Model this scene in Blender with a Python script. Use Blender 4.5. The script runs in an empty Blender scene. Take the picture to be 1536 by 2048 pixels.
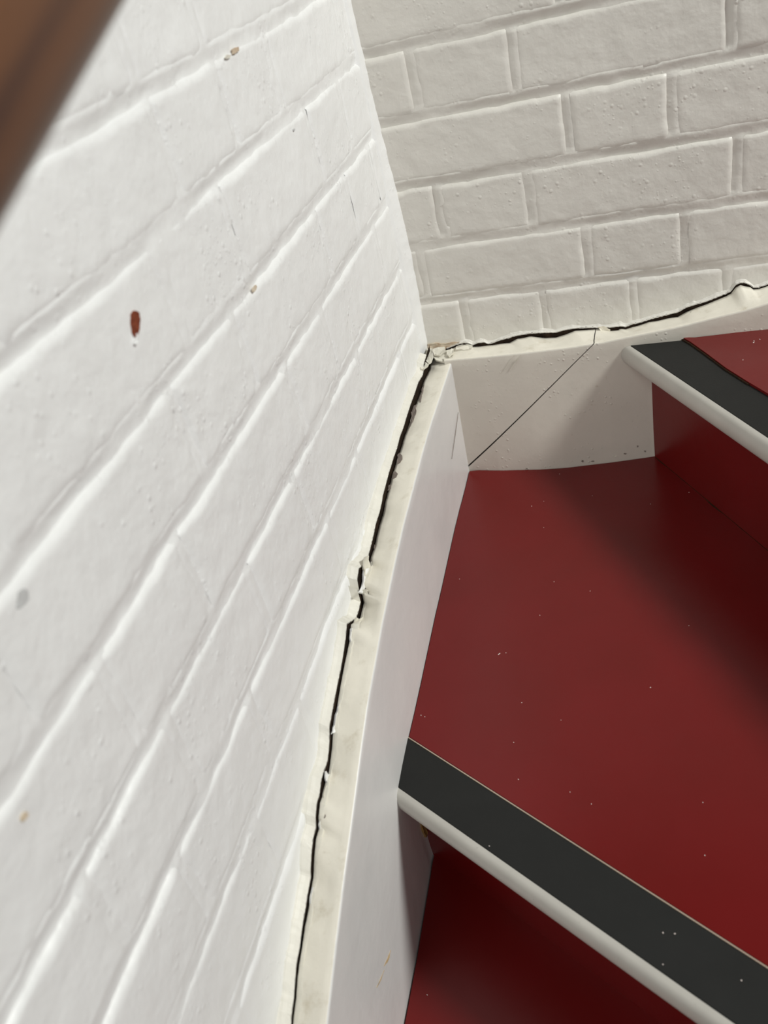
import bpy, bmesh, math, random
from mathutils import Vector, Matrix, noise
from bisect import bisect_left

C = bpy.context.scene.collection
sc = bpy.context.scene

# ---------------------------------------------------------------- camera
cam_d = bpy.data.cameras.new('camera')
cam = bpy.data.objects.new('camera', cam_d); C.objects.link(cam); sc.camera = cam
rot = Matrix(((0.94916866, 0.22100927, -0.22412889),
              (0.04475799, 0.61004563, 0.79110117),
              (0.31156954, -0.76091999, 0.56914426))).transposed()
cam.matrix_world = Matrix.Translation((0.30460541, -1.04585625, 0.50338876)) @ rot.to_4x4()
cam_d.sensor_fit = 'HORIZONTAL'; cam_d.sensor_width = 36.0
cam_d.lens = 1738.59 / 1536 * 36.0
cam_d.clip_start = 0.02
cam_d.dof.use_dof = True; cam_d.dof.focus_distance = 0.98
cam_d.dof.aperture_fstop = 9.0

# ---------------------------------------------------------------- light
w = bpy.data.worlds.new('stairwell_ambient'); sc.world = w; w.use_nodes = True
bg = w.node_tree.nodes['Background']
bg.inputs['Color'].default_value = (1.0, 0.975, 0.93, 1); bg.inputs['Strength'].default_value = 0.06

def area(name, loc, target, size, power, col):
    l = bpy.data.lights.new(name, 'AREA'); l.shape = 'DISK'; l.size = size; l.energy = power; l.color = col
    o = bpy.data.objects.new(name, l); C.objects.link(o); o.location = loc
    o.rotation_euler = (Vector(target) - Vector(loc)).to_track_quat('-Z', 'Y').to_euler()
    return o
KEY_DIR = Vector((1.06, -0.20, 1.0)).normalized()
area('landing_lamp', Vector((0.15, -0.3, -0.05)) + KEY_DIR * 3.6, (0.15, -0.3, -0.05), 0.68, 100.0, (0.985, 1.0, 0.965))
area('fill_light', (0.7, -2.6, 1.0), (0.1, -0.2, 0), 1.0, 11.0, (1.0, 0.99, 0.96))  # unseen soft fill, added behind the camera to lift the walls

sc.view_settings.view_transform = 'Standard'; sc.view_settings.look = 'None'
sc.view_settings.gamma = 1.0; sc.view_settings.use_curve_mapping = False
sc.view_settings.exposure = 0.0

# ---------------------------------------------------------------- traced profiles in metres (corner of the two walls = origin, Z up)
# LW/RW: lower edge of the wall paint above the crack; LB/RB: back edge of the skirting ledge;
# LF/RF: top front edge of the skirting; LM/LL/RM: line where skirting meets the treads; RU, RS: upper tread
LW = [(-0.0538,-0.0029),(-0.0562,-0.0081),(-0.0671,-0.0107),(-0.0930,-0.0068),(-0.1166,-0.0082),(-0.1441,-0.0087),(-0.1661,-0.0100),(-0.1921,-0.0124),(-0.2114,-0.0123),(-0.2313,-0.0156),(-0.2491,-0.0158),(-0.2646,-0.0173),(-0.2777,-0.0181),(-0.2963,-0.0209),(-0.3124,-0.0231),(-0.3204,-0.0261),(-0.3357,-0.0293),(-0.3547,-0.0304),(-0.3673,-0.0341),(-0.3833,-0.0369),(-0.3972,-0.0390),(-0.4147,-0.0357),(-0.4266,-0.0293),(-0.4386,-0.0341),(-0.4453,-0.0397),(-0.4425,-0.0483),(-0.4464,-0.0565),(-0.4588,-0.0587),(-0.4661,-0.0596),(-0.4641,-0.0584),(-0.4893,-0.0448),(-0.5012,-0.0522),(-0.5128,-0.0570),(-0.5282,-0.0628),(-0.5428,-0.0664),(-0.5567,-0.0703),(-0.5699,-0.0745),(-0.5848,-0.0791),(-0.5886,-0.0844),(-0.5977,-0.0917),(-0.6072,-0.0966),(-0.6183,-0.0964),(-0.6269,-0.0964),(-0.6392,-0.1025),(-0.6458,-0.1020),(-0.6559,-0.1080),(-0.6610,-0.1153),(-0.6703,-0.1159),(-0.6804,-0.1213),(-0.6919,-0.1302),(-0.6948,-0.1346),(-0.7060,-0.1374),(-0.7176,-0.1422),(-0.7309,-0.1465),(-0.7442,-0.1534),(-0.7560,-0.1564),(-0.7646,-0.1620),(-0.7752,-0.1698),(-0.7867,-0.1752),(-0.7910,-0.1786)]
RW = [(0.0099,-0.0145),(0.0245,-0.0126),(0.0285,-0.0086),(0.0377,-0.0057),(0.0446,-0.0035),(0.0555,-0.0020),(0.0616,-0.0038),(0.0653,-0.0070),(0.0732,-0.0043),(0.0816,-0.0044),(0.0863,-0.0075),(0.0927,-0.0069),(0.1004,-0.0044),(0.1079,-0.0030),(0.1163,-0.0020),(0.1207,-0.0005),(0.1259,-0.0000),(0.1331,0.0006),(0.1437,0.0011),(0.1606,0.0001),(0.1758,-0.0014),(0.1882,0.0008),(0.2004,0.0014),(0.2212,-0.0002),(0.2329,-0.0019),(0.2447,-0.0027),(0.2535,-0.0024),(0.2560,-0.0024),(0.2629,-0.0043),(0.2701,-0.0015),(0.2794,-0.0006),(0.2911,0.0023),(0.3027,0.0044),(0.3141,0.0062),(0.3255,0.0080),(0.3357,0.0131),(0.3480,0.0159),(0.3590,0.0180),(0.3700,0.0216),(0.3808,0.0250),(0.3862,0.0274),(0.3915,0.0351),(0.3968,0.0368),(0.4011,0.0364),(0.4075,0.0323),(0.4112,0.0285),(0.4170,0.0282),(0.4233,0.0299),(0.4271,0.0309)]
RB = [(0.0102,-0.0163),(0.0246,-0.0153),(0.0288,-0.0101),(0.0380,-0.0074),(0.0449,-0.0047),(0.0558,-0.0032),(0.0618,-0.0055),(0.0657,-0.0077),(0.0730,-0.0084),(0.0814,-0.0083),(0.0867,-0.0083),(0.0929,-0.0085),(0.1003,-0.0079),(0.1076,-0.0076),(0.1159,-0.0077),(0.1203,-0.0055),(0.1258,-0.0032),(0.1330,-0.0029),(0.1437,-0.0016),(0.1601,-0.0060),(0.1754,-0.0071),(0.1879,-0.0045),(0.2003,-0.0006),(0.2212,-0.0015),(0.2330,-0.0022),(0.2445,-0.0059),(0.2533,-0.0063),(0.2559,-0.0045),(0.2628,-0.0060),(0.2699,-0.0042),(0.2793,-0.0027),(0.2910,0.0004),(0.3025,0.0010),(0.3139,0.0028),(0.3252,0.0033),(0.3355,0.0085),(0.3478,0.0127),(0.3588,0.0157),(0.3697,0.0195),(0.3806,0.0231),(0.3859,0.0258),(0.3913,0.0327),(0.3965,0.0354),(0.4008,0.0334),(0.4072,0.0313),(0.4109,0.0279),(0.4167,0.0276),(0.4230,0.0292),(0.4267,0.0302)]
LF = [(-0.0327,-0.0100),(-0.1221,-0.0109),(-0.1809,-0.0107),(-0.2314,-0.0129),(-0.2966,-0.0188),(-0.3627,-0.0256),(-0.4159,-0.0344),(-0.4862,-0.0484),(-0.5265,-0.0597),(-0.5605,-0.0683),(-0.5988,-0.0824),(-0.6379,-0.0987),(-0.6715,-0.1124),(-0.6970,-0.1219),(-0.7466,-0.1444),(-0.7919,-0.1660)]
RF = [(0.0449,-0.0053),(0.0976,-0.0061),(0.1458,-0.0059),(0.1928,-0.0049),(0.2374,-0.0025),(0.2567,-0.0000),(0.2857,0.0033),(0.3277,0.0081),(0.3691,0.0153),(0.3985,0.0198),(0.4229,0.0255)]
LM = [(-0.0421,0.0369),(-0.0844,0.0375),(-0.1356,0.0372),(-0.1837,0.0375),(-0.2385,0.0388),(-0.2848,0.0399),(-0.3366,0.0406),(-0.3923,0.0421),(-0.4434,0.0435),(-0.4808,0.0444),(-0.5110,0.0447),(-0.5461,0.0459),(-0.5735,0.0473)]
LL = [(-0.5393,0.0391),(-0.5540,0.0407),(-0.5882,0.0416),(-0.6512,0.0434),(-0.6826,0.0436),(-0.7116,0.0437)]
RM = [(0.0369,-0.0421),(0.0821,-0.0480),(0.1381,-0.0515),(0.1721,-0.0514),(0.2053,-0.0478),(0.2381,-0.0443),(0.2705,-0.0396),(0.2885,-0.0369)]
RU = [(0.2714,-0.0500),(0.2971,-0.0466),(0.3243,-0.0436),(0.3430,-0.0441),(0.3672,-0.0432),(0.3939,-0.0417),(0.4238,-0.0423)]
RS = [(0.3291,-0.0405),(0.3376,-0.0542),(0.3526,-0.0840),(0.3718,-0.1249),(0.3923,-0.1612),(0.4083,-0.1884)]
LB = [(-0.0288,-0.0166),(-0.0367,-0.0189),(-0.0560,-0.0171),(-0.0774,-0.0159),(-0.0998,-0.0181),(-0.1299,-0.0174),(-0.1542,-0.0174),(-0.1813,-0.0193),(-0.2016,-0.0188),(-0.2233,-0.0211),(-0.2419,-0.0208),(-0.2567,-0.0228),(-0.2710,-0.0230),(-0.2885,-0.0267),(-0.3053,-0.0285),(-0.3155,-0.0299),(-0.3294,-0.0343),(-0.3483,-0.0355),(-0.3630,-0.0378),(-0.3780,-0.0413),(-0.3946,-0.0413),(-0.4037,-0.0453),(-0.4100,-0.0439),(-0.4283,-0.0435),(-0.4402,-0.0444),(-0.4366,-0.0537),(-0.4428,-0.0599),(-0.4556,-0.0618),(-0.4627,-0.0629),(-0.4598,-0.0627),(-0.4850,-0.0491),(-0.4962,-0.0573),(-0.5094,-0.0605),(-0.5265,-0.0647),(-0.5404,-0.0690),(-0.5537,-0.0736),(-0.5665,-0.0786),(-0.5809,-0.0839),(-0.5866,-0.0869),(-0.5960,-0.0938),(-0.6059,-0.0983),(-0.6141,-0.1019),(-0.6231,-0.1015),(-0.6378,-0.1045),(-0.6443,-0.1039),(-0.6545,-0.1099),(-0.6593,-0.1176),(-0.6690,-0.1178),(-0.6791,-0.1232),(-0.6904,-0.1324),(-0.6943,-0.1352),(-0.7050,-0.1389),(-0.7162,-0.1444),(-0.7300,-0.1479),(-0.7438,-0.1539),(-0.7552,-0.1576),(-0.7641,-0.1625),(-0.7748,-0.1702),(-0.7863,-0.1756),(-0.7908,-0.1786)]
LD = 0.0425          # skirting thickness
Z1, Z0, Z2 = -0.18, -0.352, -0.0105    # three tread levels

def interp(tab, x):
    t = sorted(tab)
    xs = [a for a, _ in t]
    if x <= xs[0]:
        a, b = t[0], t[min(4, len(t)-1)]
        return t[0][1] + (x - xs[0]) * (b[1]-a[1]) / (b[0]-a[0])
    if x >= xs[-1]:
        a, b = t[-min(5, len(t))], t[-1]
        return t[-1][1] + (x - xs[-1]) * (b[1]-a[1]) / (b[0]-a[0])
    i = bisect_left(xs, x)
    x0, y0 = t[i-1]; x1, y1 = t[i]
    if x1 == x0: return y1
    return y0 + (y1-y0) * (x-x0) / (x1-x0)

def nz(x, y, z, s): return noise.noise(Vector((x*s, y*s, z*s)))
def sstep(a, b, x):
    t = max(0.0, min(1.0, (x-a)/(b-a))); return t*t*(3-2*t)

# ---------------------------------------------------------------- materials
def mat(name, col, rough=0.5, spec=0.5, var=0.06, vscale=9.0, tint=None, bumps=(), stain=None, coat=0.0):
    m = bpy.data.materials.new(name); m.use_nodes = True
    nt = m.node_tree; N = nt.nodes; L = nt.links
    p = N['Principled BSDF']
    p.inputs['Roughness'].default_value = rough
    p.inputs['Specular IOR Level'].default_value = spec
    p.inputs['Coat Weight'].default_value = coat
    g = N.new('ShaderNodeNewGeometry')
    def tex(scale, detail=4.0, r=0.55):
        t = N.new('ShaderNodeTexNoise'); t.inputs['Scale'].default_value = scale
        t.inputs['Detail'].default_value = detail; t.inputs['Roughness'].default_value = r
        L.new(g.outputs['Position'], t.inputs['Vector']); return t
    t = tex(vscale)
    rmp = N.new('ShaderNodeMapRange'); rmp.inputs['From Min'].default_value = 0.3; rmp.inputs['From Max'].default_value = 0.7
    L.new(t.outputs['Fac'], rmp.inputs['Value'])
    mx = N.new('ShaderNodeMix'); mx.data_type = 'RGBA'
    c2 = tint or tuple(c*(1-2*var) for c in col)
    mx.inputs[6].default_value = (*col, 1); mx.inputs[7].default_value = (*c2, 1)
    L.new(rmp.outputs['Result'], mx.inputs[0])
    out = mx.outputs[2]
    for (scale, lo, hi, c, amt) in (stain or ()):
        s = tex(scale, 6.0, 0.65)
        r = N.new('ShaderNodeMapRange'); r.inputs['From Min'].default_value = lo; r.inputs['From Max'].default_value = hi
        r.inputs['To Max'].default_value = amt
        L.new(s.outputs['Fac'], r.inputs['Value'])
        k = N.new('ShaderNodeMix'); k.data_type = 'RGBA'
        L.new(r.outputs['Result'], k.inputs[0]); L.new(out, k.inputs[6]); k.inputs[7].default_value = (*c, 1)
        out = k.outputs[2]
    L.new(out, p.inputs['Base Color'])
    nrm = None
    for kind, scale, strength, dist in bumps:
        b = N.new('ShaderNodeBump'); b.inputs['Strength'].default_value = strength; b.inputs['Distance'].default_value = dist
        if kind == 'noise':
            h = tex(scale, 3.0).outputs['Fac']
        else:                                    # small blisters under the paint
            v = N.new('ShaderNodeTexVoronoi'); v.inputs['Scale'].default_value = scale
            L.new(g.outputs['Position'], v.inputs['Vector'])
            r = N.new('ShaderNodeMapRange'); r.interpolation_type = 'SMOOTHSTEP'
            r.inputs['From Min'].default_value = 0.34; r.inputs['From Max'].default_value = 0.05
            L.new(v.outputs['Distance'], r.inputs['Value'])
            sep = N.new('ShaderNodeSeparateColor'); L.new(v.outputs['Color'], sep.inputs[0])
            gate = N.new('ShaderNodeMath'); gate.operation = 'GREATER_THAN'; gate.inputs[1].default_value = 0.60
            L.new(sep.outputs[0], gate.inputs[0])
            pat = tex(14.0, 2.0)
            pr = N.new('ShaderNodeMapRange'); pr.inputs['From Min'].default_value = 0.46; pr.inputs['From Max'].default_value = 0.60
            L.new(pat.outputs['Fac'], pr.inputs['Value'])
            m1 = N.new('ShaderNodeMath'); m1.operation = 'MULTIPLY'
            L.new(r.outputs['Result'], m1.inputs[0]); L.new(gate.outputs[0], m1.inputs[1])
            m2 = N.new('ShaderNodeMath'); m2.operation = 'MULTIPLY'
            L.new(m1.outputs[0], m2.inputs[0]); L.new(pr.outputs['Result'], m2.inputs[1])
            h = m2.outputs[0]
        L.new(h, b.inputs['Height'])
        if nrm: L.new(nrm, b.inputs['Normal'])
        nrm = b.outputs['Normal']
    if nrm: L.new(nrm, p.inputs['Normal'])
    return m

M = {}
PB = (('noise', 24.0, 0.45, 0.004), ('noise', 75.0, 0.42, 0.0018), ('noise', 230.0, 0.25, 0.0007), ('blister', 120.0, 0.45, 0.0012), ('blister', 210.0, 0.4, 0.0007))
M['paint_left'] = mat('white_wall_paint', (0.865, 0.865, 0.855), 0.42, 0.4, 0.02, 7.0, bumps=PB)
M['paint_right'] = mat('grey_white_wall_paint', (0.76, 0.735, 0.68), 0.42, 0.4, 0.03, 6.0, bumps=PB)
M['filler'] = mat('cream_filler', (0.74, 0.71, 0.62), 0.6, 0.3, 0.06, 40.0, bumps=(('noise', 90.0, 0.5, 0.002),))
M['bead'] = mat('off_white_filler', (0.80, 0.775, 0.70), 0.5, 0.3, 0.05, 40.0, bumps=(('noise', 60.0, 0.4, 0.002),))
M['ledge'] = mat('aged_cream_gloss', (0.84, 0.80, 0.70), 0.4, 0.4, 0.04, 22.0,
                 stain=((38.0, 0.56, 0.72, (0.55, 0.49, 0.37), 0.6), (170.0, 0.68, 0.74, (0.25, 0.2, 0.15), 0.5)),
                 bumps=(('noise', 60.0, 0.4, 0.002),))
M['skirt_left'] = mat('white_gloss_left', (0.78, 0.765, 0.745), 0.33, 0.5, 0.03, 10.0, tint=(0.71, 0.705, 0.69),
                      bumps=(('noise', 30.0, 0.3, 0.002), ('noise', 220.0, 0.2, 0.0005)))
M['skirt_right'] = mat('white_gloss_right', (0.70, 0.66, 0.585), 0.4, 0.45, 0.04, 12.0,
                       stain=((120.0, 0.66, 0.74, (0.35, 0.28, 0.2), 0.5),),
                       bumps=(('noise', 30.0, 0.3, 0.002), ('noise', 220.0, 0.25, 0.0006), ('blister', 170.0, 0.6, 0.0009)))
M['void'] = mat('painted_gap_shade', (0.012, 0.009, 0.007), 0.95, 0.05, 0.2, 60.0, tint=(0.035, 0.022, 0.014), bumps=(('noise', 150.0, 0.8, 0.003),))  # near-black colour stands in for the shade inside cracks and gaps
M['undercoat'] = mat('brown_grey_undercoat', (0.24, 0.20, 0.175), 0.7, 0.2, 0.1, 80.0)
M['rust'] = mat('orange_brown_stain', (0.50, 0.36, 0.24), 0.8, 0.2, 0.1, 120.0, tint=(0.70, 0.62, 0.5))
M['red'] = mat('red_floor_paint', (0.150, 0.0055, 0.0060), 0.30, 0.4, 0.06, 8.0, tint=(0.130, 0.0048, 0.0042),
               stain=((520.0, 0.735, 0.76, (0.42, 0.30, 0.28), 0.55),), bumps=(('noise', 14.0, 0.12, 0.003), ('noise', 300.0, 0.12, 0.0004)))
M['strip'] = mat('charcoal_anti_slip', (0.014, 0.0145, 0.0135), 0.6, 0.3, 0.08, 30.0, bumps=(('noise', 700.0, 0.25, 0.0004),))
M['nose'] = mat('grey_white_nosing', (0.52, 0.50, 0.455), 0.35, 0.5, 0.05, 25.0, stain=((200.0, 0.66, 0.75, (0.2, 0.17, 0.14), 0.5),),
                bumps=(('noise', 220.0, 0.2, 0.0005),))
M['lip'] = mat('tan_metal_edge', (0.45, 0.36, 0.28), 0.4, 0.5)
M['dirt'] = mat('black_dirt_line', (0.02, 0.013, 0.009), 0.9, 0.1, 0.2, 150.0, tint=(0.05, 0.025, 0.012))
M['brickred'] = mat('bare_brick_red', (0.27, 0.075, 0.035), 0.9, 0.1, 0.2, 300.0, tint=(0.13, 0.03, 0.02), bumps=(('noise', 400.0, 0.8, 0.002),))
M['glue'] = mat('amber_glue', (0.30, 0.17, 0.05), 0.5, 0.4)
M['tan'] = mat('tan_scratch', (0.55, 0.40, 0.22), 0.7, 0.2)
M['faint_tan'] = mat('faint_tan_spot', (0.72, 0.60, 0.45), 0.6, 0.3)
M['speck'] = mat('pale_dust', (0.75, 0.66, 0.62), 0.8, 0.2)
M['grey'] = mat('grey_smudge', (0.58, 0.58, 0.575), 0.7, 0.2)

def wood():
    m = bpy.data.materials.new('varnished_wood'); m.use_nodes = True
    nt = m.node_tree; N = nt.nodes; L = nt.links; p = N['Principled BSDF']
    tc = N.new('ShaderNodeTexCoord'); mr = N.new('ShaderNodeMapping'); mr.inputs['Rotation'].default_value = (math.radians(-19.4), 0, 0)
    mp = N.new('ShaderNodeMapping'); mp.inputs['Scale'].default_value = (55, 2.2, 55)     # grain runs down the rail
    L.new(tc.outputs['Object'], mr.inputs['Vector']); L.new(mr.outputs['Vector'], mp.inputs['Vector'])
    t = N.new('ShaderNodeTexNoise'); t.inputs['Scale'].default_value = 1.3; t.inputs['Detail'].default_value = 5
    L.new(mp.outputs['Vector'], t.inputs['Vector'])
    r = N.new('ShaderNodeValToRGB'); L.new(t.outputs['Fac'], r.inputs['Fac'])
    e = r.color_ramp.elements; e[0].position = 0.3; e[0].color = (0.060, 0.024, 0.014, 1); e[1].position = 0.72; e[1].color = (0.20, 0.080, 0.028, 1)
    L.new(r.outputs['Color'], p.inputs['Base Color']); p.inputs['Roughness'].default_value = 0.35
    return m
M['wood'] = wood()

# ---------------------------------------------------------------- helpers
def mesh_obj(name, verts, faces, m, parent=None, smooth=True, kind=None):
    me = bpy.data.meshes.new(name); me.from_pydata([tuple(v) for v in verts], [], faces); me.update()
    if isinstance(m, (list, tuple)):
        for k in m: me.materials.append(k)
    else: me.materials.append(m)
    if smooth: me.polygons.foreach_set('use_smooth', [True]*len(me.polygons))
    o = bpy.data.objects.new(name, me); C.objects.link(o)
    if parent: o.parent = parent
    if kind: o['kind'] = kind
    return o
def fix_normals(o):
    bm = bmesh.new(); bm.from_mesh(o.data); bmesh.ops.recalc_face_normals(bm, faces=bm.faces); bm.to_mesh(o.data); bm.free(); return o
def empty(name, loc=(0, 0, 0)):
    o = bpy.data.objects.new(name, None); C.objects.link(o); o.location = loc; o.empty_display_size = 0.05; return o
def grid_faces(nu, nv, flip=False):
    f = []
    for j in range(nv-1):
        for i in range(nu-1):
            a = j*nu+i; q = (a, a+1, a+nu+1, a+nu)
            f.append(q[::-1] if flip else q)
    return f
def prism(name, poly, z_top, z_bot, m, parent, smooth=False):
    n = len(poly)
    v = [(x, y, z_top) for x, y in poly] + [(x, y, z_bot) for x, y in poly]
    f = [tuple(range(n)), tuple(range(2*n-1, n-1, -1))] + [(i, i+n, (i+1) % n + n, (i+1) % n) for i in range(n)]
    return fix_normals(mesh_obj(name, v, f, m, parent, smooth))
def plate(name, pts, nrm, th, m, parent, curl=0.0, seed=0, dense=True):
    """thin irregular chip: outline pts, thickness th along nrm, edge curled up by curl"""
    rnd = random.Random(seed); nrm = Vector(nrm).normalized(); P = [Vector(p) for p in pts]
    if dense:
        Q = []
        for i, p in enumerate(P):
            q = P[(i+1) % len(P)]
            Q += [p, p.lerp(q, 0.36) + Vector([rnd.uniform(-1, 1)*0.05*(q-p).length for _ in range(3)]), p.lerp(q, 0.7) + Vector([rnd.uniform(-1, 1)*0.05*(q-p).length for _ in range(3)])]
        P = Q
    c = sum(P, Vector())/len(P); n = len(P)
    v = [c + nrm*th] + [c.lerp(p, 0.6) + nrm*th for p in P] + [p + nrm*(th + curl*rnd.random()) for p in P] + [p + nrm*(curl*rnd.random()*0.3 - th*0.6) for p in P]
    f = []
    for i in range(n):
        k = (i+1) % n
        f += [(0, 1+i, 1+k), (1+i, 1+n+i, 1+n+k, 1+k), (1+n+i, 1+2*n+i, 1+2*n+k, 1+n+k)]
    f.append(tuple(range(3*n, 2*n, -1)))
    return fix_normals(mesh_obj(name, v, f, m, parent, False))

# ---------------------------------------------------------------- brick walls
def P_left(u, v, n): return (n, -u, v)
def P_right(u, v, n): return (u, -n, v)

def build_wall(name, pt, flip, beds, rows, umax, m, depth, edge, bedw, seed, cell=0.0034, lumpy=None):
    """beds: bed-joint heights from the top down; rows[i]: vertical joints (position, strength) of the course under beds[i]"""
    pt0 = pt
    def pt(u, v, n, pt0=pt0):
        k = sstep(0.0, 0.03, u)
        du = 0.0016*nz(u, v, seed+31, 14) + 0.0010*nz(u, v, seed+33, 48)
        dv = 0.0014*nz(u, v, seed+35, 13) + 0.0010*nz(u, v, seed+37, 50)
        return pt0(u + du*k, v + dv, n)
    rnd = random.Random(seed)
    full = []
    for r in rows:                       # go on in the same bond to the end of the wall
        r = sorted(r)
        step = 0.225 if len(r) > 1 and r[-1][0]-r[-2][0] < 0.16 else 0.112
        while r[-1][0] + step < umax - 0.03:
            r.append((r[-1][0]+step, r[-1][1])); step = 0.337 - step
        full.append(r)
    rows = full
    half = bedw/2
    zt, zb = beds[0]+0.02, beds[-1]-0.02
    def course(v):
        for i in range(len(beds)-1):
            if beds[i+1] <= v <= beds[i]: return i
        return 0 if v > beds[0] else len(beds)-2
    def wob(u, v): return 0.0022*nz(u, v, seed, 32) + 0.0012*nz(u, v, seed+3, 110)
    def dep(u, v): return depth*max(0.25, 0.85 + 1.1*nz(u, v*2.0, seed+21, 9.0) + 0.35*nz(u, v, seed+22, 45))
    def rough(u, v):                     # one brick end with lumpy paint
        if not lumpy: return 0.0
        (uc, vc, ru, rv) = lumpy
        k = 1 - sstep(0.6, 1.0, math.hypot((u-uc)/ru, (v-vc)/rv))
        return k*0.0016*max(0.0, nz(u, v, 77, 130)+0.15) if k > 0 else 0.0
    # backing wall with the mortar surface
    nu, nv = int(umax/0.0048)+1, int((zt-zb)/0.0030)+1
    V = []
    for j in range(nv):
        v = zb + (zt-zb)*j/(nv-1)
        r = rows[course(v)]
        for i in range(nu):
            u = -0.02 + (umax+0.02)*i/(nu-1)
            # joints are struck: flush under the upper brick, set back above the lower one
            near = min(beds, key=lambda b: abs(v-b))
            uu = u + 0.0015*nz(u, v, seed, 60); vv = v + 0.0014*nz(u, v, seed+1, 40)
            D = dep(u, v); h = -D
            for (pu, ps) in r:
                if abs(uu-pu) < half + 0.001:
                    t = (uu-pu+half*0.8)/(1.6*half)
                    h = -D*0.95*ps*(1-sstep(0.0, 0.9, t)) - 0.0003
            if abs(vv-near) < half + 0.001:
                t = (vv-near+half)/(2*half)
                h = -D*0.95*(1-sstep(0.05, 1.1, t)) - 0.0003
            h += 0.0007*nz(u, v, seed+7, 40) + 0.0004*nz(u, v, seed+9, 110)
            V.append(pt(u, v, h))
    F = grid_faces(nu, nv, flip)
    # close the backing as a slab
    n0 = len(V)
    for (u, v) in ((-0.02, zb), (umax, zb), (umax, zt), (-0.02, zt)): V.append(pt(u, v, -0.10))
    c = (0, nu-1, nu*nv-1, nu*(nv-1))
    bot = list(range(nu)); top = [nu*(nv-1)+i for i in range(nu)]; lf = [j*nu for j in range(nv)]; rt = [j*nu+nu-1 for j in range(nv)]
    for loop in (bot+[n0+1, n0], rt+[n0+2, n0+1], top[::-1]+[n0+3, n0+2], lf[::-1]+[n0, n0+3], [n0, n0+1, n0+2, n0+3]):
        F.append(tuple(loop[::-1]) if not flip else tuple(loop))
    wall = mesh_obj(name, V, F, m); wall['kind'] = 'structure'
    count = 0
    for i in range(len(beds)-1):
        v1, v0 = beds[i]-half*0.80, beds[i+1]+half*0.55
        r = [(-0.004, 0.0)] + [q for q in rows[i] if 0.01 < q[0] < umax-0.01] + [(umax, 1.0)]
        for k in range(len(r)-1):
            u0, s0 = r[k]; u1, s1 = r[k+1]
            g = 0.0042
            a0 = u0 + (g if k else 0); a1 = u1 - g
            cl = cell if a0 < 0.95 and beds[i] < 0.62 else 0.009
            cu = max(6, int((a1-a0)/cl)); cv = max(6, int((v1-v0)/cl*1.2))
            lift = rnd.uniform(-0.0006, 0.0006); tu = rnd.uniform(-0.004, 0.004); tv = rnd.uniform(-0.012, 0.012)
            vm, um = (v0+v1)/2, (a0+a1)/2
            V = []
            for jj in range(cv+1):
                v = v0 + (v1-v0)*jj/cv
                for ii in range(cu+1):
                    u = a0 + (a1-a0)*ii/cu
                    w_ = wob(u, v)
                    et = edge*(1 + 0.5*nz(u, i*3.1, seed+11, 22))
                    ft = 1 - sstep(0.0, et, v1 - v + w_)
                    fb = 1 - sstep(0.0, et*1.3, v - v0 - w_ - 0.001*nz(u, v, seed+2, 70))
                    fl = s0*(1 - sstep(0.0, edge*1.2, u - a0 + w_)) if k else 0.0
                    fr = s1*(1 - sstep(0.0, edge*0.9, a1 - u + w_))
                    f = max(ft, fb*0.25, fl*0.15, fr)
                    body = lift + tu*(u-um) + tv*(v-vm)*0.4 + 0.0008*nz(u, v, seed+5, 16) + 0.00045*nz(u, v, seed+6, 55) + rough(u, v)
                    h = body*(1-f) - dep(u, v)*f
                    if 0 < jj < cv and (0 < ii < cu): pass
                    else: h -= 0.0025 if jj == cv else (0.0022 if ii == cu and s1 > 0.5 else 0.0008)
                    V.append(pt(u, v, h))
            o = mesh_obj('brick', V, grid_faces(cu+1, cv+1, flip), m, wall)
            count += 1
    return wall

LEFT_BEDS = [0.736, 0.661, 0.586, 0.511, 0.4355, 0.3625, 0.282, 0.2055, 0.1265, 0.0515, -0.0205, -0.0955, -0.171, -0.246, -0.321, -0.396]
s_ = 0.55
def fl(*us): return [(u, s) for u, s in us]
LEFT_ROWS = [
    fl((.16, .6), (.27, .6), (.49, .6), (.60, .6), (.82, .6), (.93, .6)),
    fl((.05, .5), (.27, .5), (.38, .5), (.60, .5), (.71, .5), (.93, .5)),
    fl((.165, .5), (.275, .5), (.50, .5), (.61, .5), (.83, .5), (.94, .5)),
    fl((.05, .3), (.165, .3), (.39, .3), (.50, .3), (.72, .3), (.83, .3)),
    fl((.05, .35), (.269, .35), (.382, .5), (.495, .5), (.72, .3), (.83, .3)),
    fl((.105, .2), (.217, .45), (.44, .12), (.555, .12), (.78, .3), (.89, .3)),
    fl((.05, .15), (.155, .15), (.262, .4), (.484, .5), (.60, .6), (.82, .4), (.93, .4)),
    fl((.098, .15), (.315, .15), (.425, .4), (.655, .45), (.765, .2), (.98, .3)),
    fl((.04, .1), (.255, .15), (.475, .45), (.593, .45), (.741, .45), (.85, .4)),
    fl((.11, .1), (.33, .12), (.44, .2), (.655, .45), (.79, .5), (.90, .4)),
    fl((.16, .1), (.38, .15), (.60, .3), (.715, .2), (.94, .3)),
    fl((.27, .2), (.49, .2), (.60, .2), (.82, .3)),
    fl((.16, .2), (.38, .2), (.60, .2), (.715, .2), (.94, .3)),
    fl((.27, .2), (.49, .2), (.60, .2), (.82, .3)),
    fl((.16, .2), (.38, .2), (.60, .2), (.715, .2), (.94, .3)),
]
wall_l = build_wall('wall_left', P_left, True, LEFT_BEDS, LEFT_ROWS, 1.46, M['paint_left'], 0.0026, 0.0052, 0.0128, 11, lumpy=(0.592, 0.25, 0.030, 0.040))

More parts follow.
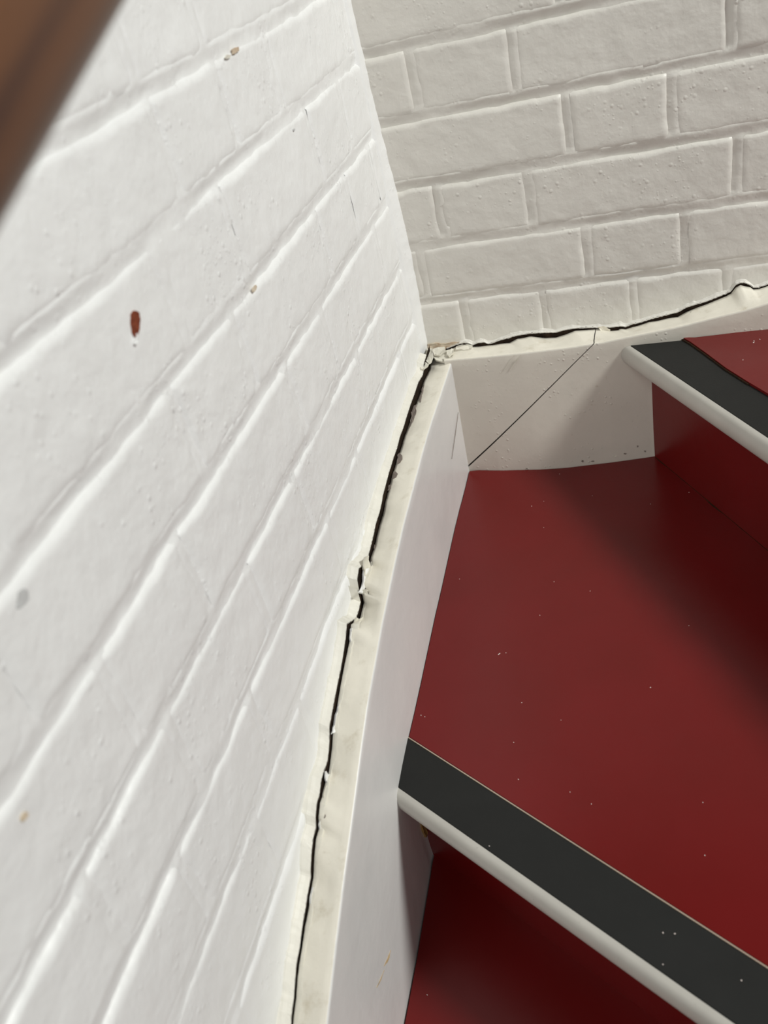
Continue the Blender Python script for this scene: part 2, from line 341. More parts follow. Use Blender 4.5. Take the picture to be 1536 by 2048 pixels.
RIGHT_BEDS = [0.735, 0.660, 0.585, 0.511, 0.4365, 0.361, 0.286, 0.211, 0.136, 0.0625, -0.0125, -0.0875, -0.1625, -0.2375, -0.3125, -0.3875]
odd = fl((.055, .9), (.168, .8), (.388, 1.), (.50, 1.), (.72, 1.), (.832, 1.))
even = fl((.221, .9), (.332, .9), (.553, 1.), (.664, 1.), (.885, 1.))
odd = fl((.055, .8), (.168, .6), (.388, .8), (.50, .8), (.72, .8), (.832, .8)); even = fl((.221, .7), (.332, .8), (.553, .8), (.664, .8), (.885, .8))
RIGHT_ROWS = [odd, even, odd, even, fl((.222, .8), (.333, .8), (.553, 1.), (.664, 1.), (.885, 1.)),
    fl((.054, .9), (.166, .5), (.386, .9), (.50, 1.), (.72, 1.), (.832, 1.)),
    fl((.217, .9), (.328, .6), (.55, 1.), (.664, 1.), (.885, 1.)),
    fl((.056, .7), (.165, .9), (.393, .9), (.505, 1.), (.72, 1.), (.832, 1.)),
    fl((.02, .35), (.225, .6), (.336, .8), (.553, 1.), (.664, 1.), (.885, 1.)),
    fl((.062, .7), (.166, .45), (.275, .25), (.382, .3), (.50, 1.), (.72, 1.), (.832, 1.)),
    even, odd, even, odd, even]
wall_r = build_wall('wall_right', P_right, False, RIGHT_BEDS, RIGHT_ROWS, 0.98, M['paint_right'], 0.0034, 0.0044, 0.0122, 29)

# bead of white paint run down the corner where the left wall's coat overlaps the right wall
V = []; n = 240
for i in range(n+1):
    z = -0.02 + 0.76*i/n
    wv = 0.0012 + 0.0062*math.exp(-((z-0.14)/0.13)**2) + 0.0010*nz(z, 1, 2, 60) + 0.0004*nz(z, 5, 2, 240)
    dl = 0.018 + 0.012*math.exp(-((z-0.14)/0.15)**2) + 0.002*nz(z, 9, 2, 20)
    for t in range(7):
        a = t/6
        V.append((0.0012 + wv*sstep(0, 1, a) - (0.0070 if t == 0 else 0), -dl*(1-a)**1.3 - 0.0004, z))
    V.append((wv+0.0006, 0.0045, z))
mesh_obj('corner_paint_bead', V, grid_faces(8, n+1, True), M['paint_left'], wall_l)

# exposed brick where the paint has chipped off the left wall
plate('exposed_brick_patch', [(0.0004, -0.6025, 0.3335), (0.0004, -0.5985, 0.3300), (0.0004, -0.6015, 0.3255), (0.0004, -0.6065, 0.3215), (0.0004, -0.6125, 0.3195), (0.0004, -0.6130, 0.3240), (0.0004, -0.6105, 0.3290), (0.0004, -0.6065, 0.3330)],
      (1, 0, 0), 0.0009, M['brickred'], wall_l, 0.0006, 5)['label'] = 'brick-red bare patch where paint has chipped'
plate('paint_curl', [(0.001, -0.6105, 0.3222), (0.001, -0.6135, 0.3200), (0.001, -0.6165, 0.3178), (0.001, -0.6140, 0.3182)], (1, 0, 0), 0.0012, M['paint_left'], wall_l, 0.002, 6)

for (y, z, ry, rz, mm, sd) in ((-0.338, 0.4285, 0.010, 0.0024, 'rust', 1), (-0.356, 0.4275, 0.006, 0.0016, 'filler', 2), (-0.436, 0.2745, 0.006, 0.0022, 'rust', 3), (-0.853, 0.185, 0.0030, 0.0026, 'faint_tan', 4), (-0.786, 0.266, 0.006, 0.0045, 'grey', 5), (-0.262, 0.349, 0.0025, 0.0012, 'grey', 6)):
    rr_ = random.Random(sd)
    plate('paint_blemish', [(0.0002, y + ry*math.cos(a)*rr_.uniform(0.6, 1.1), z + rz*math.sin(a)*rr_.uniform(0.6, 1.1)) for a in [2*math.pi*k/8 for k in range(8)]], (1, 0, 0), 0.0007, M[mm], wall_l, 0.0, sd)

# ---------------------------------------------------------------- skirtings
ROOT_L = empty('baseboard_left', (LD, -0.5, Z1)); ROOT_L['kind'] = 'structure'
ROOT_R = empty('baseboard_right', (0.25, -LD, Z1)); ROOT_R['kind'] = 'structure'
bpy.context.view_layer.update()
def par(o, root):
    o.parent = root; o.matrix_parent_inverse = root.matrix_world.inverted(); return o

def loft_skirt(side):
    """profile per station: foot, face, rounded lip, ledge, broken back edge, drop behind"""
    V = []; rings = 0; n = 330 if side == 'R' else 490
    for i in range(n+1):
        t = i/n
        if side == 'L':
            yf = -0.0415 - t*1.20; yb = -0.0120 - t*1.23
            if yb > -0.0288: zb = interp(LB, -0.0288)
            else: zb = interp(LB, yb) + 0.0004*nz(yb, 0, 3, 300)
            zf = interp(LF, yf)
            xm = interp(LM, yf) if yf > -0.5735 else LD + (0.0473-LD)*sstep(-0.66, -0.5735, yf)
            xl = interp(LL, yf) if yf < -0.5393 else xm + (0.0391-xm)*sstep(-0.500, -0.5393, yf)
            top = Vector((LD, yf, zf)); back = Vector((0.010 + 0.0004*nz(yb, 2, 1, 260), yb, zb))
            xl = max(xl, 0.0395) if yf > -0.75 else 0.0437
            zm = min(Z1, zf-0.06)
            foot = Vector((xl, yf, -0.56)); low = Vector((xl, yf, min(Z0, zm-0.05))); mid = Vector((xm, yf, zm))
        else:
            xf = 0.0335 + t*0.569; xb = 0.012 + t*0.5905
            zb = interp(RB, xb) if xb < 0.4267 else interp(RB, 0.4267) + 0.24*(xb-0.4267) + 0.002*nz(xb, 3, 1, 60)
            zf = interp(RF, xf)
            ym = interp(RM, xf) if xf < 0.2885 else -0.0372 - 0.003*sstep(0.2885, 0.33, xf)
            top = Vector((xf, -0.0425, zf)); back = Vector((xb, -0.005 + 0.0004*nz(xb, 2, 1, 260), zb))
            mid = Vector((xf, ym, min(Z1, zf-0.1))); foot = Vector((xf, ym, -0.42)); low = Vector((xf, ym, Z0))
        inward = Vector((-1, 0, 0)) if side == 'L' else Vector((0, 1, 0))
        rr = 0.0022
        ring = [foot, low, low.lerp(mid, 0.5), mid, mid.lerp(top, 0.2), mid.lerp(top, 0.4), mid.lerp(top, 0.6), mid.lerp(top, 0.8), mid.lerp(top, 0.93)]
        lip = 0.0005 + 0.0003*nz(i*0.31, 0, 0, 1)
        for a in (0, 30, 60, 90):
            ang = math.radians(a)
            ring.append(top + inward*(rr - rr*math.cos(ang)) + Vector((0, 0, -rr + rr*math.sin(ang) + lip)))
        st = top + inward*0.005
        for k in range(1, 9):
            q = st.lerp(back, k/8.0)
            if k < 8: q = q + Vector((0, 0, 0.0005*nz(q.x, q.y, q.z, 70) - 0.0003))
            ring.append(q)
        ring.append(back + Vector((0, 0, -0.004)) - inward*0.001)
        ring.append(back + Vector((0, 0, -0.05)) - inward*0.003)
        rings = len(ring); V += ring
    F = grid_faces(rings, n+1, side == 'L')
    return V, F, rings, n

V, F, rings, n = loft_skirt('L')
sk = mesh_obj('skirting_board', V, F, [M['skirt_left'], M['ledge']])
for p in sk.data.polygons:
    k = p.index % (rings-1)
    p.material_index = 1 if k >= 11 else 0
par(fix_normals(sk), ROOT_L)

V, F, rings, n = loft_skirt('R')
sk = mesh_obj('skirting_board', V, F, [M['skirt_right'], M['ledge']])
for p in sk.data.polygons:
    k = p.index % (rings-1)
    p.material_index = 1 if k >= 11 else 0
fix_normals(sk)
# the board is two boards meeting in a diagonal joint that has opened
me2 = sk.data.copy(); sk2 = bpy.data.objects.new('skirting_board', me2); C.objects.link(sk2)
A = Vector((0.0365, -0.0425, -0.1735)); B = Vector((0.2375, -0.0425, 0.0085))
d = (B-A).normalized(); nn = Vector((-d.z, 0, d.x))            # towards the corner / up
bm = bmesh.new(); bm.from_mesh(sk.data)
bmesh.ops.bisect_plane(bm, geom=bm.verts[:]+bm.edges[:]+bm.faces[:], plane_co=A-nn*0.0011, plane_no=(B-nn*0.0004-A+nn*0.0011).cross(Vector((0, 1, 0))), clear_inner=False, clear_outer=True)
bm.to_mesh(sk.data); bm.free()
bm = bmesh.new(); bm.from_mesh(me2)
bmesh.ops.bisect_plane(bm, geom=bm.verts[:]+bm.edges[:]+bm.faces[:], plane_co=A+nn*0.0009, plane_no=(B+nn*0.0003-A-nn*0.0009).cross(Vector((0, 1, 0))), clear_inner=True, clear_outer=False)
bm.to_mesh(me2); bm.free()
par(sk, ROOT_R); par(sk2, ROOT_R)
prism('joint_shade_backing', [(0.0385, -0.036), (0.30, -0.036), (0.30, -0.030), (0.0385, -0.030)], -0.012, -0.20, M['void'], None)  # added dark backing, paints the shade inside the open joint
par(bpy.data.objects['joint_shade_backing'], ROOT_R)

# strips painted with the crack's dark shade, and the lip of filler above it
def crack_strip(tab, lo, hi, n, side, name, m, drop, off, up=0.0, th=0.0, seedv=0):
    V = []
    for i in range(n+1):
        a = lo + (hi-lo)*i/n
        z = interp(tab, a) if min(tab)[0] <= a <= max(tab)[0] else interp(tab, a)
        j = 0.0006*nz(a, seedv, 0, 380) + 0.0004*nz(a, seedv, 4, 900)
        if th:
            hgt = up*(0.75 + 0.5*nz(a, seedv, 7, 45)) + 0.003*max(0, nz(a, seedv, 9, 150))
            prof = [(off-0.004, z+j-0.0005), (off+th*0.7, z+j), (off+th, z+j+0.0012), (off*0.55+th*0.2, z+hgt*0.45), (off*0.2, z+hgt*0.78), (-0.0035, z+hgt)]
        else:
            prof = [(off, z+j+0.0015), (off, z-0.01), (off, z-drop)]
        for (o_, zz) in prof:
            V.append((o_, a, zz) if side == 'L' else (a, -o_, zz))
    k = len(V)//(n+1)
    return fix_normals(mesh_obj(name, V, grid_faces(k, n+1), m, None, False))
par(crack_strip(LW, -1.22, -0.008, 760, 'L', 'crack_shade_strip', M['void'], 0.06, 0.0086), ROOT_L)
par(crack_strip(RW, 0.004, 0.60, 420, 'R', 'crack_shade_strip', M['void'], 0.05, 0.0026), ROOT_R)
par(crack_strip(LW, -1.22, -0.030, 760, 'L', 'filler_bead', M['bead'], 0, 0.0078, 0.0088, 0.0009, 3), ROOT_L)
par(crack_strip(RW, 0.030, 0.60, 420, 'R', 'filler_bead', M['paint_right'], 0, 0.0022, 0.006, 0.0010, 8), ROOT_R)

FLAKES = [
[(0.0108,-0.4125,-0.0262),(0.0108,-0.4022,-0.0334),(0.0108,-0.4065,-0.0453),(0.0108,-0.4148,-0.0479),(0.0108,-0.4253,-0.0409),(0.0108,-0.4242,-0.0318)],
[(0.0108,-0.4222,-0.0317),(0.0108,-0.4100,-0.0443),(0.0108,-0.4163,-0.0475),(0.0108,-0.4359,-0.0486),(0.0108,-0.4437,-0.0473),(0.0108,-0.4506,-0.0393),(0.0108,-0.4424,-0.0417),(0.0108,-0.4303,-0.0380)],
[(0.0108,-0.4906,-0.0488),(0.0108,-0.4772,-0.0594),(0.0108,-0.4848,-0.0630),(0.0108,-0.4969,-0.0632),(0.0108,-0.5008,-0.0592),(0.0108,-0.4972,-0.0532)],
[(0.0108,-0.4730,-0.0511),(0.0108,-0.4681,-0.0586),(0.0108,-0.4766,-0.0614),(0.0108,-0.4826,-0.0527)],
[(0.0108,-0.5568,-0.0745),(0.0108,-0.5485,-0.0899),(0.0108,-0.5643,-0.0970),(0.0108,-0.5824,-0.0862),(0.0108,-0.5898,-0.0811),(0.0108,-0.5802,-0.0804),(0.0108,-0.5665,-0.0771)],
[(0.0108,-0.6206,-0.0924),(0.0108,-0.6187,-0.0993),(0.0108,-0.6144,-0.1052),(0.0108,-0.6205,-0.1115),(0.0108,-0.6268,-0.1028),(0.0108,-0.6248,-0.0967)],
[(0.0108,-0.6290,-0.1011),(0.0108,-0.6211,-0.1107),(0.0108,-0.6254,-0.1165),(0.0108,-0.6388,-0.1180),(0.0108,-0.6447,-0.1214),(0.0108,-0.6533,-0.1116),(0.0108,-0.6400,-0.1045)],
[(0.0108,-0.6533,-0.1116),(0.0108,-0.6447,-0.1214),(0.0108,-0.6476,-0.1292),(0.0108,-0.6558,-0.1289),(0.0108,-0.6620,-0.1194),(0.0108,-0.6588,-0.1122)],
[(0.0108,-0.7019,-0.1368),(0.0108,-0.7003,-0.1427),(0.0108,-0.7053,-0.1562),(0.0108,-0.7098,-0.1545),(0.0108,-0.7152,-0.1446),(0.0108,-0.7086,-0.1376)]]
for i, p in enumerate(FLAKES):
    par(plate('paint_flake', p, (0.85, -0.1, 0.5), 0.0009, M['paint_left'] if i % 3 else M['filler'], None, 0.0016, 40+i), ROOT_L)
CORNER = [
 [(0.011,-0.016,-0.0092),(0.028,-0.007,-0.0092),(0.046,-0.009,-0.0086),(0.0455,-0.040,-0.0086),(0.0395,-0.0418,-0.0086),(0.020,-0.032,-0.0095)],
 [(0.0016,0.0021,-0.0060),(0.0098,0.0026,-0.0060),(0.0152,-0.0210,-0.0060),(0.0167,-0.0409,-0.0060),(0.0135,-0.0467,-0.0060),(0.0068,-0.0367,-0.0060),(0.0027,-0.0205,-0.0060)],
 [(0.0124,-0.0059,-0.0060),(0.0277,-0.0003,-0.0060),(0.0298,-0.0153,-0.0060),(0.0245,-0.0252,-0.0060),(0.0167,-0.0235,-0.0060),(0.0118,-0.0114,-0.0060)],
 [(0.0333,-0.0138,-0.0060),(0.0414,-0.0112,-0.0060),(0.0431,-0.0248,-0.0060),(0.0386,-0.0325,-0.0060),(0.0341,-0.0250,-0.0060)],
 [(0.0436,-0.0049,-0.0060),(0.0547,-0.0007,-0.0060),(0.0666,-0.0089,-0.0060),(0.0659,-0.0188,-0.0060),(0.0575,-0.0191,-0.0060),(0.0451,-0.0142,-0.0060)],
 [(0.0038,-0.0511,-0.0060),(0.0087,-0.0435,-0.0060),(0.0138,-0.0478,-0.0060),(0.0099,-0.0607,-0.0060),(0.0055,-0.0599,-0.0060)]]
for i, p in enumerate(CORNER):
    par(plate('paint_flake', p, (0.1, -0.15, 1), 0.0011, M['filler'], None, 0.0018, 60+i), ROOT_R)
par(plate('paint_flake', [(0.2290,-0.0070,0.0016),(0.2364,-0.0070,0.0023),(0.2442,-0.0070,-0.0036),(0.2414,-0.0070,-0.0092),(0.2342,-0.0070,-0.0064)], (0, -0.8, 0.6), 0.0012, M['ledge'], None, 0.002, 70), ROOT_R)
s = par(plate('stained_filler', [(0.0040,-0.0010,-0.0062),(0.0049,-0.0010,0.0014),(0.0132,-0.0010,0.0022),(0.0280,-0.0010,-0.0001),(0.0366,-0.0010,0.0000),(0.0495,-0.0010,0.0002),(0.0402,-0.0010,-0.0039),(0.0311,-0.0010,-0.0083),(0.0156,-0.0010,-0.0072)], (0, -1, 0.2), 0.0012, M['rust'], None, 0.0012, 71), ROOT_R)
s['label'] = 'rust-stained crumbling filler in the corner'
UNDER = [
 [(0.0122,-0.2543,-0.0216),(0.0088,-0.2377,-0.0205),(0.0106,-0.2335,-0.0204),(0.0153,-0.2402,-0.0193),(0.0175,-0.2476,-0.0195),(0.0157,-0.2531,-0.0207)],
 [(0.0113,-0.2806,-0.0243),(0.0107,-0.2704,-0.0225),(0.0136,-0.2687,-0.0219),(0.0169,-0.2736,-0.0217),(0.0165,-0.2790,-0.0228)],
 [(0.0150,-0.1258,-0.0161),(0.0098,-0.0940,-0.0171),(0.0124,-0.0822,-0.0155),(0.0138,-0.0958,-0.0165),(0.0144,-0.1106,-0.0165),(0.0161,-0.1264,-0.0158)],
 [(0.0121,-0.1831,-0.0184),(0.0105,-0.1580,-0.0172),(0.0068,-0.1336,-0.0170),(0.0111,-0.1311,-0.0168),(0.0156,-0.1541,-0.0159),(0.0151,-0.1693,-0.0169)],
 [(0.0093,-0.2973,-0.0272),(0.0088,-0.2889,-0.0263),(0.0113,-0.2883,-0.0259),(0.0124,-0.2947,-0.0263)],
 [(0.0100,-0.3809,-0.0409),(0.0092,-0.3756,-0.0403),(0.0120,-0.3784,-0.0401)],
 [(0.0151,-0.6593,-0.1155),(0.0147,-0.6556,-0.1106),(0.0165,-0.6526,-0.1075),(0.0182,-0.6568,-0.1114),(0.0188,-0.6606,-0.1146),(0.0167,-0.6604,-0.1152)]]
for i, p in enumerate(UNDER):
    par(plate('bare_undercoat_patch', p, (0.2, -0.1, 1), 0.0007, M['undercoat'], None, 0.0, 80+i), ROOT_L)
par(plate('glue_drip', [(0.0425,-0.5416,-0.2695),(0.0425,-0.5334,-0.2853),(0.0415,-0.5360,-0.2958),(0.0405,-0.5372,-0.3104),(0.0405,-0.5427,-0.3075),(0.0415,-0.5451,-0.2910)], (1, -0.2, 0), 0.0025, M['glue'], None, 0.001, 90), ROOT_L)
for i, p in enumerate(([(0.0430,-0.6817,-0.2723),(0.0430,-0.6921,-0.2680),(0.0430,-0.7010,-0.2630),(0.0430,-0.6925,-0.2705)], [(0.0430,-0.7030,-0.2660),(0.0430,-0.7160,-0.2612),(0.0430,-0.7230,-0.2560),(0.0430,-0.7100,-0.2635)])):
    par(plate('scratch', p, (1, 0, 0), 0.0006, M['tan'], None, 0, 91+i), ROOT_L)

par(plate('hairline_crack', [(0.0418,-0.0550,-0.0766),(0.0418,-0.0920,-0.0880),(0.0412,-0.1313,-0.1003),(0.0412,-0.1314,-0.1006),(0.0418,-0.0921,-0.0884),(0.0418,-0.0552,-0.0769)], (1, 0, 0), 0.0004, M['undercoat'], None, 0, 95, False), ROOT_L)
V = []; F = []; nn_ = 260                # ragged filler left along the back of the ledge
for i in range(nn_+1):
    y = -0.40 - 0.42*i/nn_
    zb = interp(LB, y); zf = interp(LF, y)
    wd = 0.0035 + 0.0055*max(0.0, nz(y, 3, 3, 38)+0.25) + 0.0015*nz(y, 1, 3, 170)
    hh = 0.0006 + 0.0005*nz(y, 5, 5, 80)
    for (fr_, up) in ((0.0002, -0.003), (0.0004, hh*0.8), (wd*0.35, hh), (wd*0.8, hh*0.7), (wd, 0.0001), (wd+0.0003, -0.002)):
        x = 0.010 + fr_
        V.append((x, y, zb + (zf-zb)*max(0, fr_)/0.0325 + up))
F = grid_faces(6, nn_+1)
par(fix_normals(mesh_obj('ledge_filler', V, F, M['filler'], None, False)), ROOT_L)
for i, (x, z, a) in enumerate(((0.118, -0.016, 0.9), (0.124, -0.018, 0.95), (0.128, -0.014, 0.85))):
    L_ = 0.013 - 0.002*i; c_, s_ = math.cos(a)*L_, math.sin(a)*L_
    y = -0.0447 - 0.0002*i
    par(plate('scratch', [(x-c_, y, z-s_), (x+c_, y, z+s_), (x+c_*0.9+0.0006, y, z+s_*0.9), (x-c_*0.9+0.0006, y, z-s_*0.9)], (0, -1, 0), 0.0005, M['filler'], None, 0, 130+i, False), ROOT_R)
rc = random.Random(8)
for (x, z) in ((0.196, -0.1725), (0.209, -0.1745), (0.2388, -0.1705), (0.2519, -0.169), (0.2774, -0.1695), (0.12, -0.178), (0.268, -0.160), (0.274, -0.167)):
    y = interp(RM, x) + 0.0004; a = rc.uniform(0.0012, 0.0032); hh = rc.uniform(0.0008, 0.0018)
    par(plate('paint_chip', [(x-a, y, z), (x-a*0.3, y, z+hh), (x+a, y, z+hh*0.4), (x+a*0.4, y, z-hh)], (0, -1, 0.1), 0.0007, M['undercoat'] if rc.random() < 0.6 else M['filler'], None, 0.0004, 100+int(x*1e4)), ROOT_R)

# ---------------------------------------------------------------- staircase: three winding steps
ST = empty('staircase', (0.35, -0.45, Z0))
ST['label'] = 'red painted winding staircase with charcoal and off-white step nosings'
ST['category'] = 'staircase'
bpy.context.view_layer.update()
def sp(o): return par(o, ST)

# upper nosing runs through U0 along UD; lower one through V0 along VD (front top edges)
U0 = Vector((0.2665, -0.0425, 0)); UD = Vector((0.129, -0.220, 0)).normalized()
V0 = Vector((0.0455, -0.5725, 0)); VD = Vector((0.2655, -0.1640, 0)).normalized()
def perp_in(d):                 # from nosing front back into its own tread
    return Vector((-d.y, d.x, 0)) if Vector((-d.y, d.x, 0)).dot(Vector((0.3, 0.6, 0))) > 0 else Vector((d.y, -d.x, 0))
UN, VN = perp_in(UD), perp_in(VD)
LEN_U, LEN_V = 1.02, 0.92

W0 = Vector((0.0437, -1.000, 0)); WD = Vector((0.84, -0.05, 0)).normalized(); WN = perp_in(WD)

def nosing(p0, d, nin, z, length, wid, ends):
    """wid: top width of the dark strip. ends: distance the strip starts along d"""
    root = empty('stair_nosing', (p0.x, p0.y, z)); sp(root)
    def sweep(name, prof, m, s0f=None, smooth=True):
        V = []; K = len(prof); ns = 40
        for i in range(ns+1):
            for (b, h) in prof:
                s_start = ends(b)
                s = s_start + (length - s_start)*i/ns
                q = p0 + d*s + nin*b
                V.append((q.x, q.y, z+h))
        F = []
        for i in range(ns):
            for k in range(K):
                F.append((i*K+k, i*K+(k+1) % K, (i+1)*K+(k+1) % K, (i+1)*K+k))
        F.append(tuple(range(K))); F.append(tuple((ns)*K+k for k in range(K-1, -1, -1)))
        o = fix_normals(mesh_obj(name, V, F, m, None, smooth))
        if smooth:
            md = o.modifiers.new('edges', 'EDGE_SPLIT'); md.split_angle = math.radians(40)
        bpy.context.view_layer.update()
        o.parent = root; o.matrix_parent_inverse = root.matrix_world.inverted(); return o
    sweep('anti_slip_strip', [(0.0016, 0.0), (0.0022, 0.0006), (wid-0.001, 0.0006), (wid, 0.0), (wid, -0.004), (0.0016, -0.004)], M['strip'], smooth=False)
    r = 0.0125
    prof = [(0.0012, 0.0002), (0.0, 0.0)]
    for a in range(10, 181, 14):
        t = math.radians(a)
        prof.append((-0.001 - 0.0075*math.sin(t), -r + r*math.cos(t)*1.0))
    prof += [(0.004, -0.026), (0.030, -0.026), (0.030, -0.0045), (0.0012, -0.0045)]
    sweep('bullnose', prof, M['nose'])
    o = sweep('edge_lip', [(wid+0.0002, -0.003), (wid+0.0002, 0.0009), (wid+0.0012, 0.0009), (wid+0.0012, -0.003)], M['lip'], smooth=False)
    o['label'] = 'thin tan metal edge'
    return root

# start of each nosing follows the skirting face it butts against
def ends_u(b):  # y = -0.0425 plane
    q = U0 + UN*b; return (-0.0428 - q.y)/UD.y
def ends_v(b):  # x = skirting face
    q = V0 + VN*b
    return ((0.0466 + (0.0447-0.0466)*max(0, min(1, b/0.05))) - q.x)/VD.x
nosing(U0, UD, UN, Z2, LEN_U, 0.0545, ends_u)
nosing(V0, VD, VN, Z1, LEN_V, 0.0495, ends_v)
def ends_w(b):
    q = W0 + WN*b; return (0.0446 - q.x)/WD.x
nosing(W0, WD, WN, Z0, 0.74, 0.0495, ends_w)

# treads
def P2(p): return (p.x, p.y)
GAP = 0.0011
edgeL = [(interp(LM, y)+GAP+0.0006*max(0, nz(y, 0, 5, 40)), y) for y in [-0.046-0.4*i/40 for i in range(41)] + [-0.46, -0.475, -0.49, -0.505]]
bV = V0 + VN*0.0515
sV = ((interp(LM, -0.515)+0.001) - bV.x)/VD.x
r1 = U0 + UN*0.030       # a little behind the riser face
sU = (-0.036 - r1.y)/UD.y
edgeR = [(x, interp(RM, x)-GAP) for x in [0.2885-0.0125*i for i in range(20)] if x > 0.040]
t1 = edgeL + [P2(bV + VD*sV)] + [P2(bV + VD*(sV+0.92*i/6)) for i in range(1, 7)] + [P2(r1 + UD*(1.03)), P2(r1 + UD*0.5), P2(r1 + UD*sU)] + edgeR[1:]
sp(prism('tread', t1, Z1+0.0006, Z1-0.022, M['red'], None))
# lowest tread
r0 = V0 + VN*0.033
edge0 = [(interp(LL, y)+GAP+0.0008, y) for y in [-0.945+0.405*i/40 for i in range(41)] if y < -0.54]
t0 = edge0 + [P2(r0 + VD*((0.042-r0.x)/VD.x)), P2(r0 + VD*0.80), P2(W0 + WN*0.0515 + WD*0.70), P2(W0 + WN*0.0515 + WD*0.002)]
sp(prism('tread', t0, Z0, Z0-0.022, M['red'], None))
# upper tread: sheet with a slightly ragged front edge over the back of the nosing
front = [(x+0.0004*nz(x, y, 0, 200), y) for x, y in RS]
lx, ly = RS[-1]
front += [(lx + UD.x*s, ly + UD.y*s) for s in (0.1, 0.3, 0.6, 0.86)]
back = [(1.0, -0.7), (1.0, -0.042)] + [(x, y-0.0002) for x, y in [(0.7, -0.042), (0.55, -0.0422), (0.4238, -0.0423), (0.3939, -0.0417), (0.3672, -0.0432), (0.3430, -0.0441)]]
sp(prism('tread', front + back, Z2+0.0035, Z2-0.022, M['red'], None))
d_ = [(x-0.0012-0.0014*abs(nz(x, y, 1, 90)), y-0.0012) for x, y in RS[:-1]]
o = sp(prism('dirt_line', d_ + [(RS[-2][0]+0.01, RS[-2][1]), (RS[0][0]+0.008, RS[0][1])], Z2+0.0022, Z2-0.002, M['dirt'], None))

# risers
def riser(p0, d, nin, s0, s1, z0, z1, th=0.02):
    a = p0 + d*s0; b = p0 + d*s1
    sp(prism('riser', [P2(a), P2(b), P2(b+nin*th), P2(a+nin*th)], z1, z0, M['red'], None))
ru = U0 + UN*0.0220
riser(ru, UD, UN, (-0.0385-ru.y)/UD.y, 1.05, Z1-0.003, Z2-0.024)
rv = V0 + VN*0.0300
riser(rv, VD, VN, (0.0400-rv.x)/VD.x, 0.97, Z0-0.003, Z1-0.024)
rw = W0 + WN*0.0300
riser(rw, WD, WN, 0.001, 0.86, Z0-0.175, Z0-0.024)
sp(prism('tread', [P2(rw + WD*0.001), P2(rw + WD*0.86), (0.9, -1.46), (0.045, -1.46)][::-1], Z0-0.172, Z0-0.194, M['red'], None))
sp(prism('dirt_line', [P2(ru + UD*s - UN*(0.0004+0.0022*max(0, nz(s, 0, 2, 25)))) for s in [0.01*i for i in range(1, 60)]] + [P2(ru + UD*0.6 + UN*0.002), P2(ru + UD*0.01 + UN*0.002)], Z1+0.0012, Z1-0.002, M['dirt'], None))

# pale dust flecks lying on the treads
rnd = random.Random(4)
def inside(p, poly):
    c = False; n = len(poly)
    for i in range(n):
        (x1, y1), (x2, y2) = poly[i], poly[i-1]
        if (y1 > p[1]) != (y2 > p[1]) and p[0] < (x2-x1)*(p[1]-y1)/(y2-y1)+x1: c = not c
    return c
V = []; F = []
def fleck(x, y, z, L_, a):
    k = len(V); wv = 0.00025 + 0.0002*rnd.random()
    c, s = math.cos(a), math.sin(a)
    pts = [(-L_, -wv), (L_, -wv), (L_*0.8, wv), (-L_, wv)]
    for h in (0, 0.0005):
        for (p, q) in pts: V.append((x+p*c-q*s, y+p*s+q*c, z+h))
    F.extend([(k+4, k+5, k+6, k+7), (k, k+1, k+5, k+4), (k+1, k+2, k+6, k+5), (k+2, k+3, k+7, k+6), (k+3, k, k+4, k+7)])
for _ in range(34):
    x, y = rnd.uniform(0.05, 0.45), rnd.uniform(-0.66, -0.06)
    if inside((x, y), t1): fleck(x, y, Z1+0.0006, rnd.choice((0.0003, 0.0004, 0.0004, 0.0005, 0.0016)), rnd.uniform(0, 3.1))
for _ in range(7):
    s, b = rnd.uniform(0.03, 0.4), rnd.uniform(0.005, 0.045)
    q = V0 + VD*s + VN*b; fleck(q.x, q.y, Z1+0.0006, 0.0005, rnd.uniform(0, 3))
for _ in range(10):
    x, y = rnd.uniform(0.06, 0.25), rnd.uniform(-0.8, -0.66); fleck(x, y, Z0, 0.0006, rnd.uniform(0, 3))
for _ in range(5):
    x, y = rnd.uniform(0.38, 0.44), rnd.uniform(-0.12, -0.06); fleck(x, y, Z2+0.0035, 0.0008, rnd.uniform(0, 3))
sp(mesh_obj('dust_flecks', V, F, M['speck'], None, False, 'stuff'))

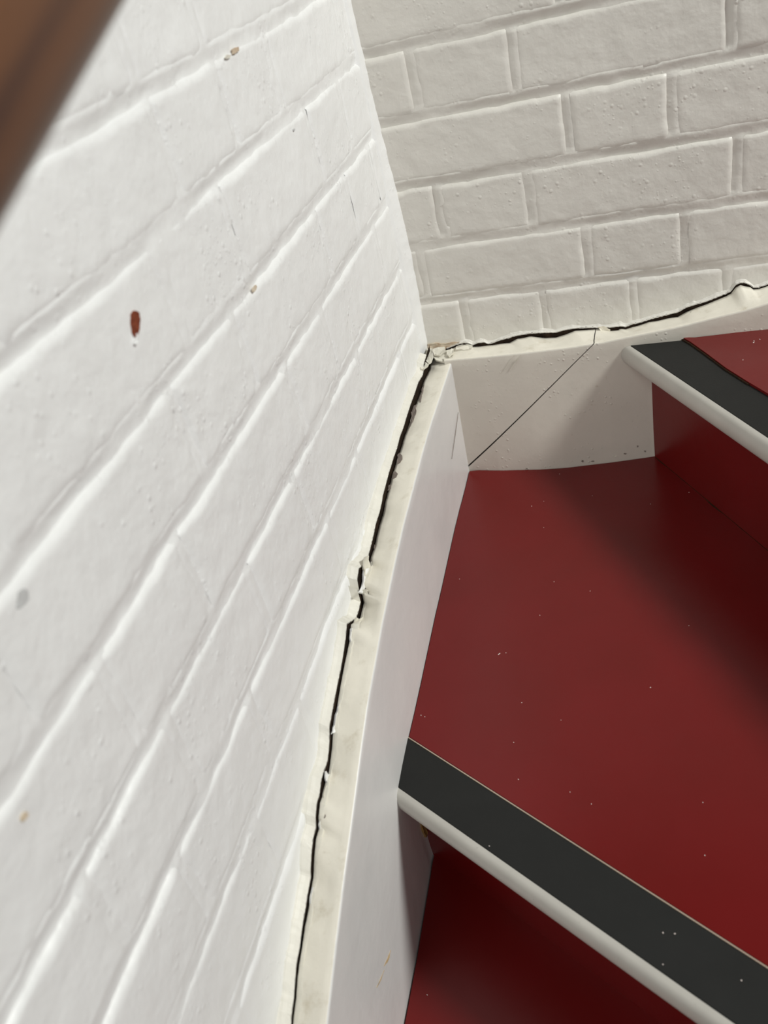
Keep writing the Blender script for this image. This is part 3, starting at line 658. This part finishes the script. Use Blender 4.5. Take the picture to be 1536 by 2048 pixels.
# ---------------------------------------------------------------- handrail close to the camera, above the left wall
HD = Vector((0, -math.cos(math.radians(19.4)), -math.sin(math.radians(19.4))))     # down the stair
HU = Vector((0, -HD.z, HD.y)); HU = HU if HU.z > 0 else -HU
H0 = Vector((0.18, -0.802, 0.5012)) - HU*0.009
hr = empty('handrail', H0)
hr['label'] = 'brown varnished wooden handrail crossing the top left corner'
hr['category'] = 'handrail'
bpy.context.view_layer.update()
prof = []
for (cx_, cz_, a0) in ((-0.016, 0.016, -90), (-0.018, 0.062, 0), (-0.034, 0.062, 90), (-0.034, 0.016, 180)):
    rad = 0.016
    for a in range(0, 91, 15):
        t = math.radians(a0+a); prof.append((cx_ + rad*math.cos(t), cz_ + rad*math.sin(t)))
V = []; K = len(prof)
for L_ in (0.0, 0.12, 0.24, 0.36, 0.48, 0.62):
    for (a, b) in prof:
        q = HD*L_ + Vector((a, 0, 0)) + HU*b
        V.append(q)
F = []
for i in range(5):
    for k in range(K): F.append((i*K+k, i*K+(k+1) % K, (i+1)*K+(k+1) % K, (i+1)*K+k))
F.append(tuple(range(K))); F.append(tuple(5*K+k for k in range(K)))
o = fix_normals(mesh_obj('rail', V, F, M['wood'], hr))
md = o.modifiers.new('edges', 'EDGE_SPLIT'); md.split_angle = math.radians(35)

# bracket that carries the rail on the wall, lower down
q = H0 + HD*0.46
V = []; F = []; path = [Vector((0.006, q.y, q.z-0.045)), Vector((0.05, q.y, q.z-0.045)), Vector((0.10, q.y, q.z-0.040)), Vector((0.135, q.y, q.z-0.022)), Vector((0.15, q.y, q.z+0.004))]
for i, p in enumerate(path):
    dd = (path[min(i+1, 4)] - path[max(i-1, 0)]).normalized(); e1 = Vector((0, 1, 0)); e2 = dd.cross(e1)
    for k in range(10):
        a = 2*math.pi*k/10; V.append(p + (e1*math.cos(a) + e2*math.sin(a))*0.006)
for i in range(4):
    for k in range(10): F.append((i*10+k, i*10+(k+1) % 10, (i+1)*10+(k+1) % 10, (i+1)*10+k))
n0 = len(V)
for xx in (0.0005, 0.007):
    for k in range(20):
        a = 2*math.pi*k/20; V.append(Vector((xx, q.y + 0.03*math.cos(a), q.z - 0.045 + 0.03*math.sin(a))))
for k in range(20): F.append((n0+k, n0+(k+1) % 20, n0+20+(k+1) % 20, n0+20+k))
F.append(tuple(range(n0+20, n0+40)))
o = fix_normals(mesh_obj('bracket', V, F, M['strip'], None, False)); par(o, hr)
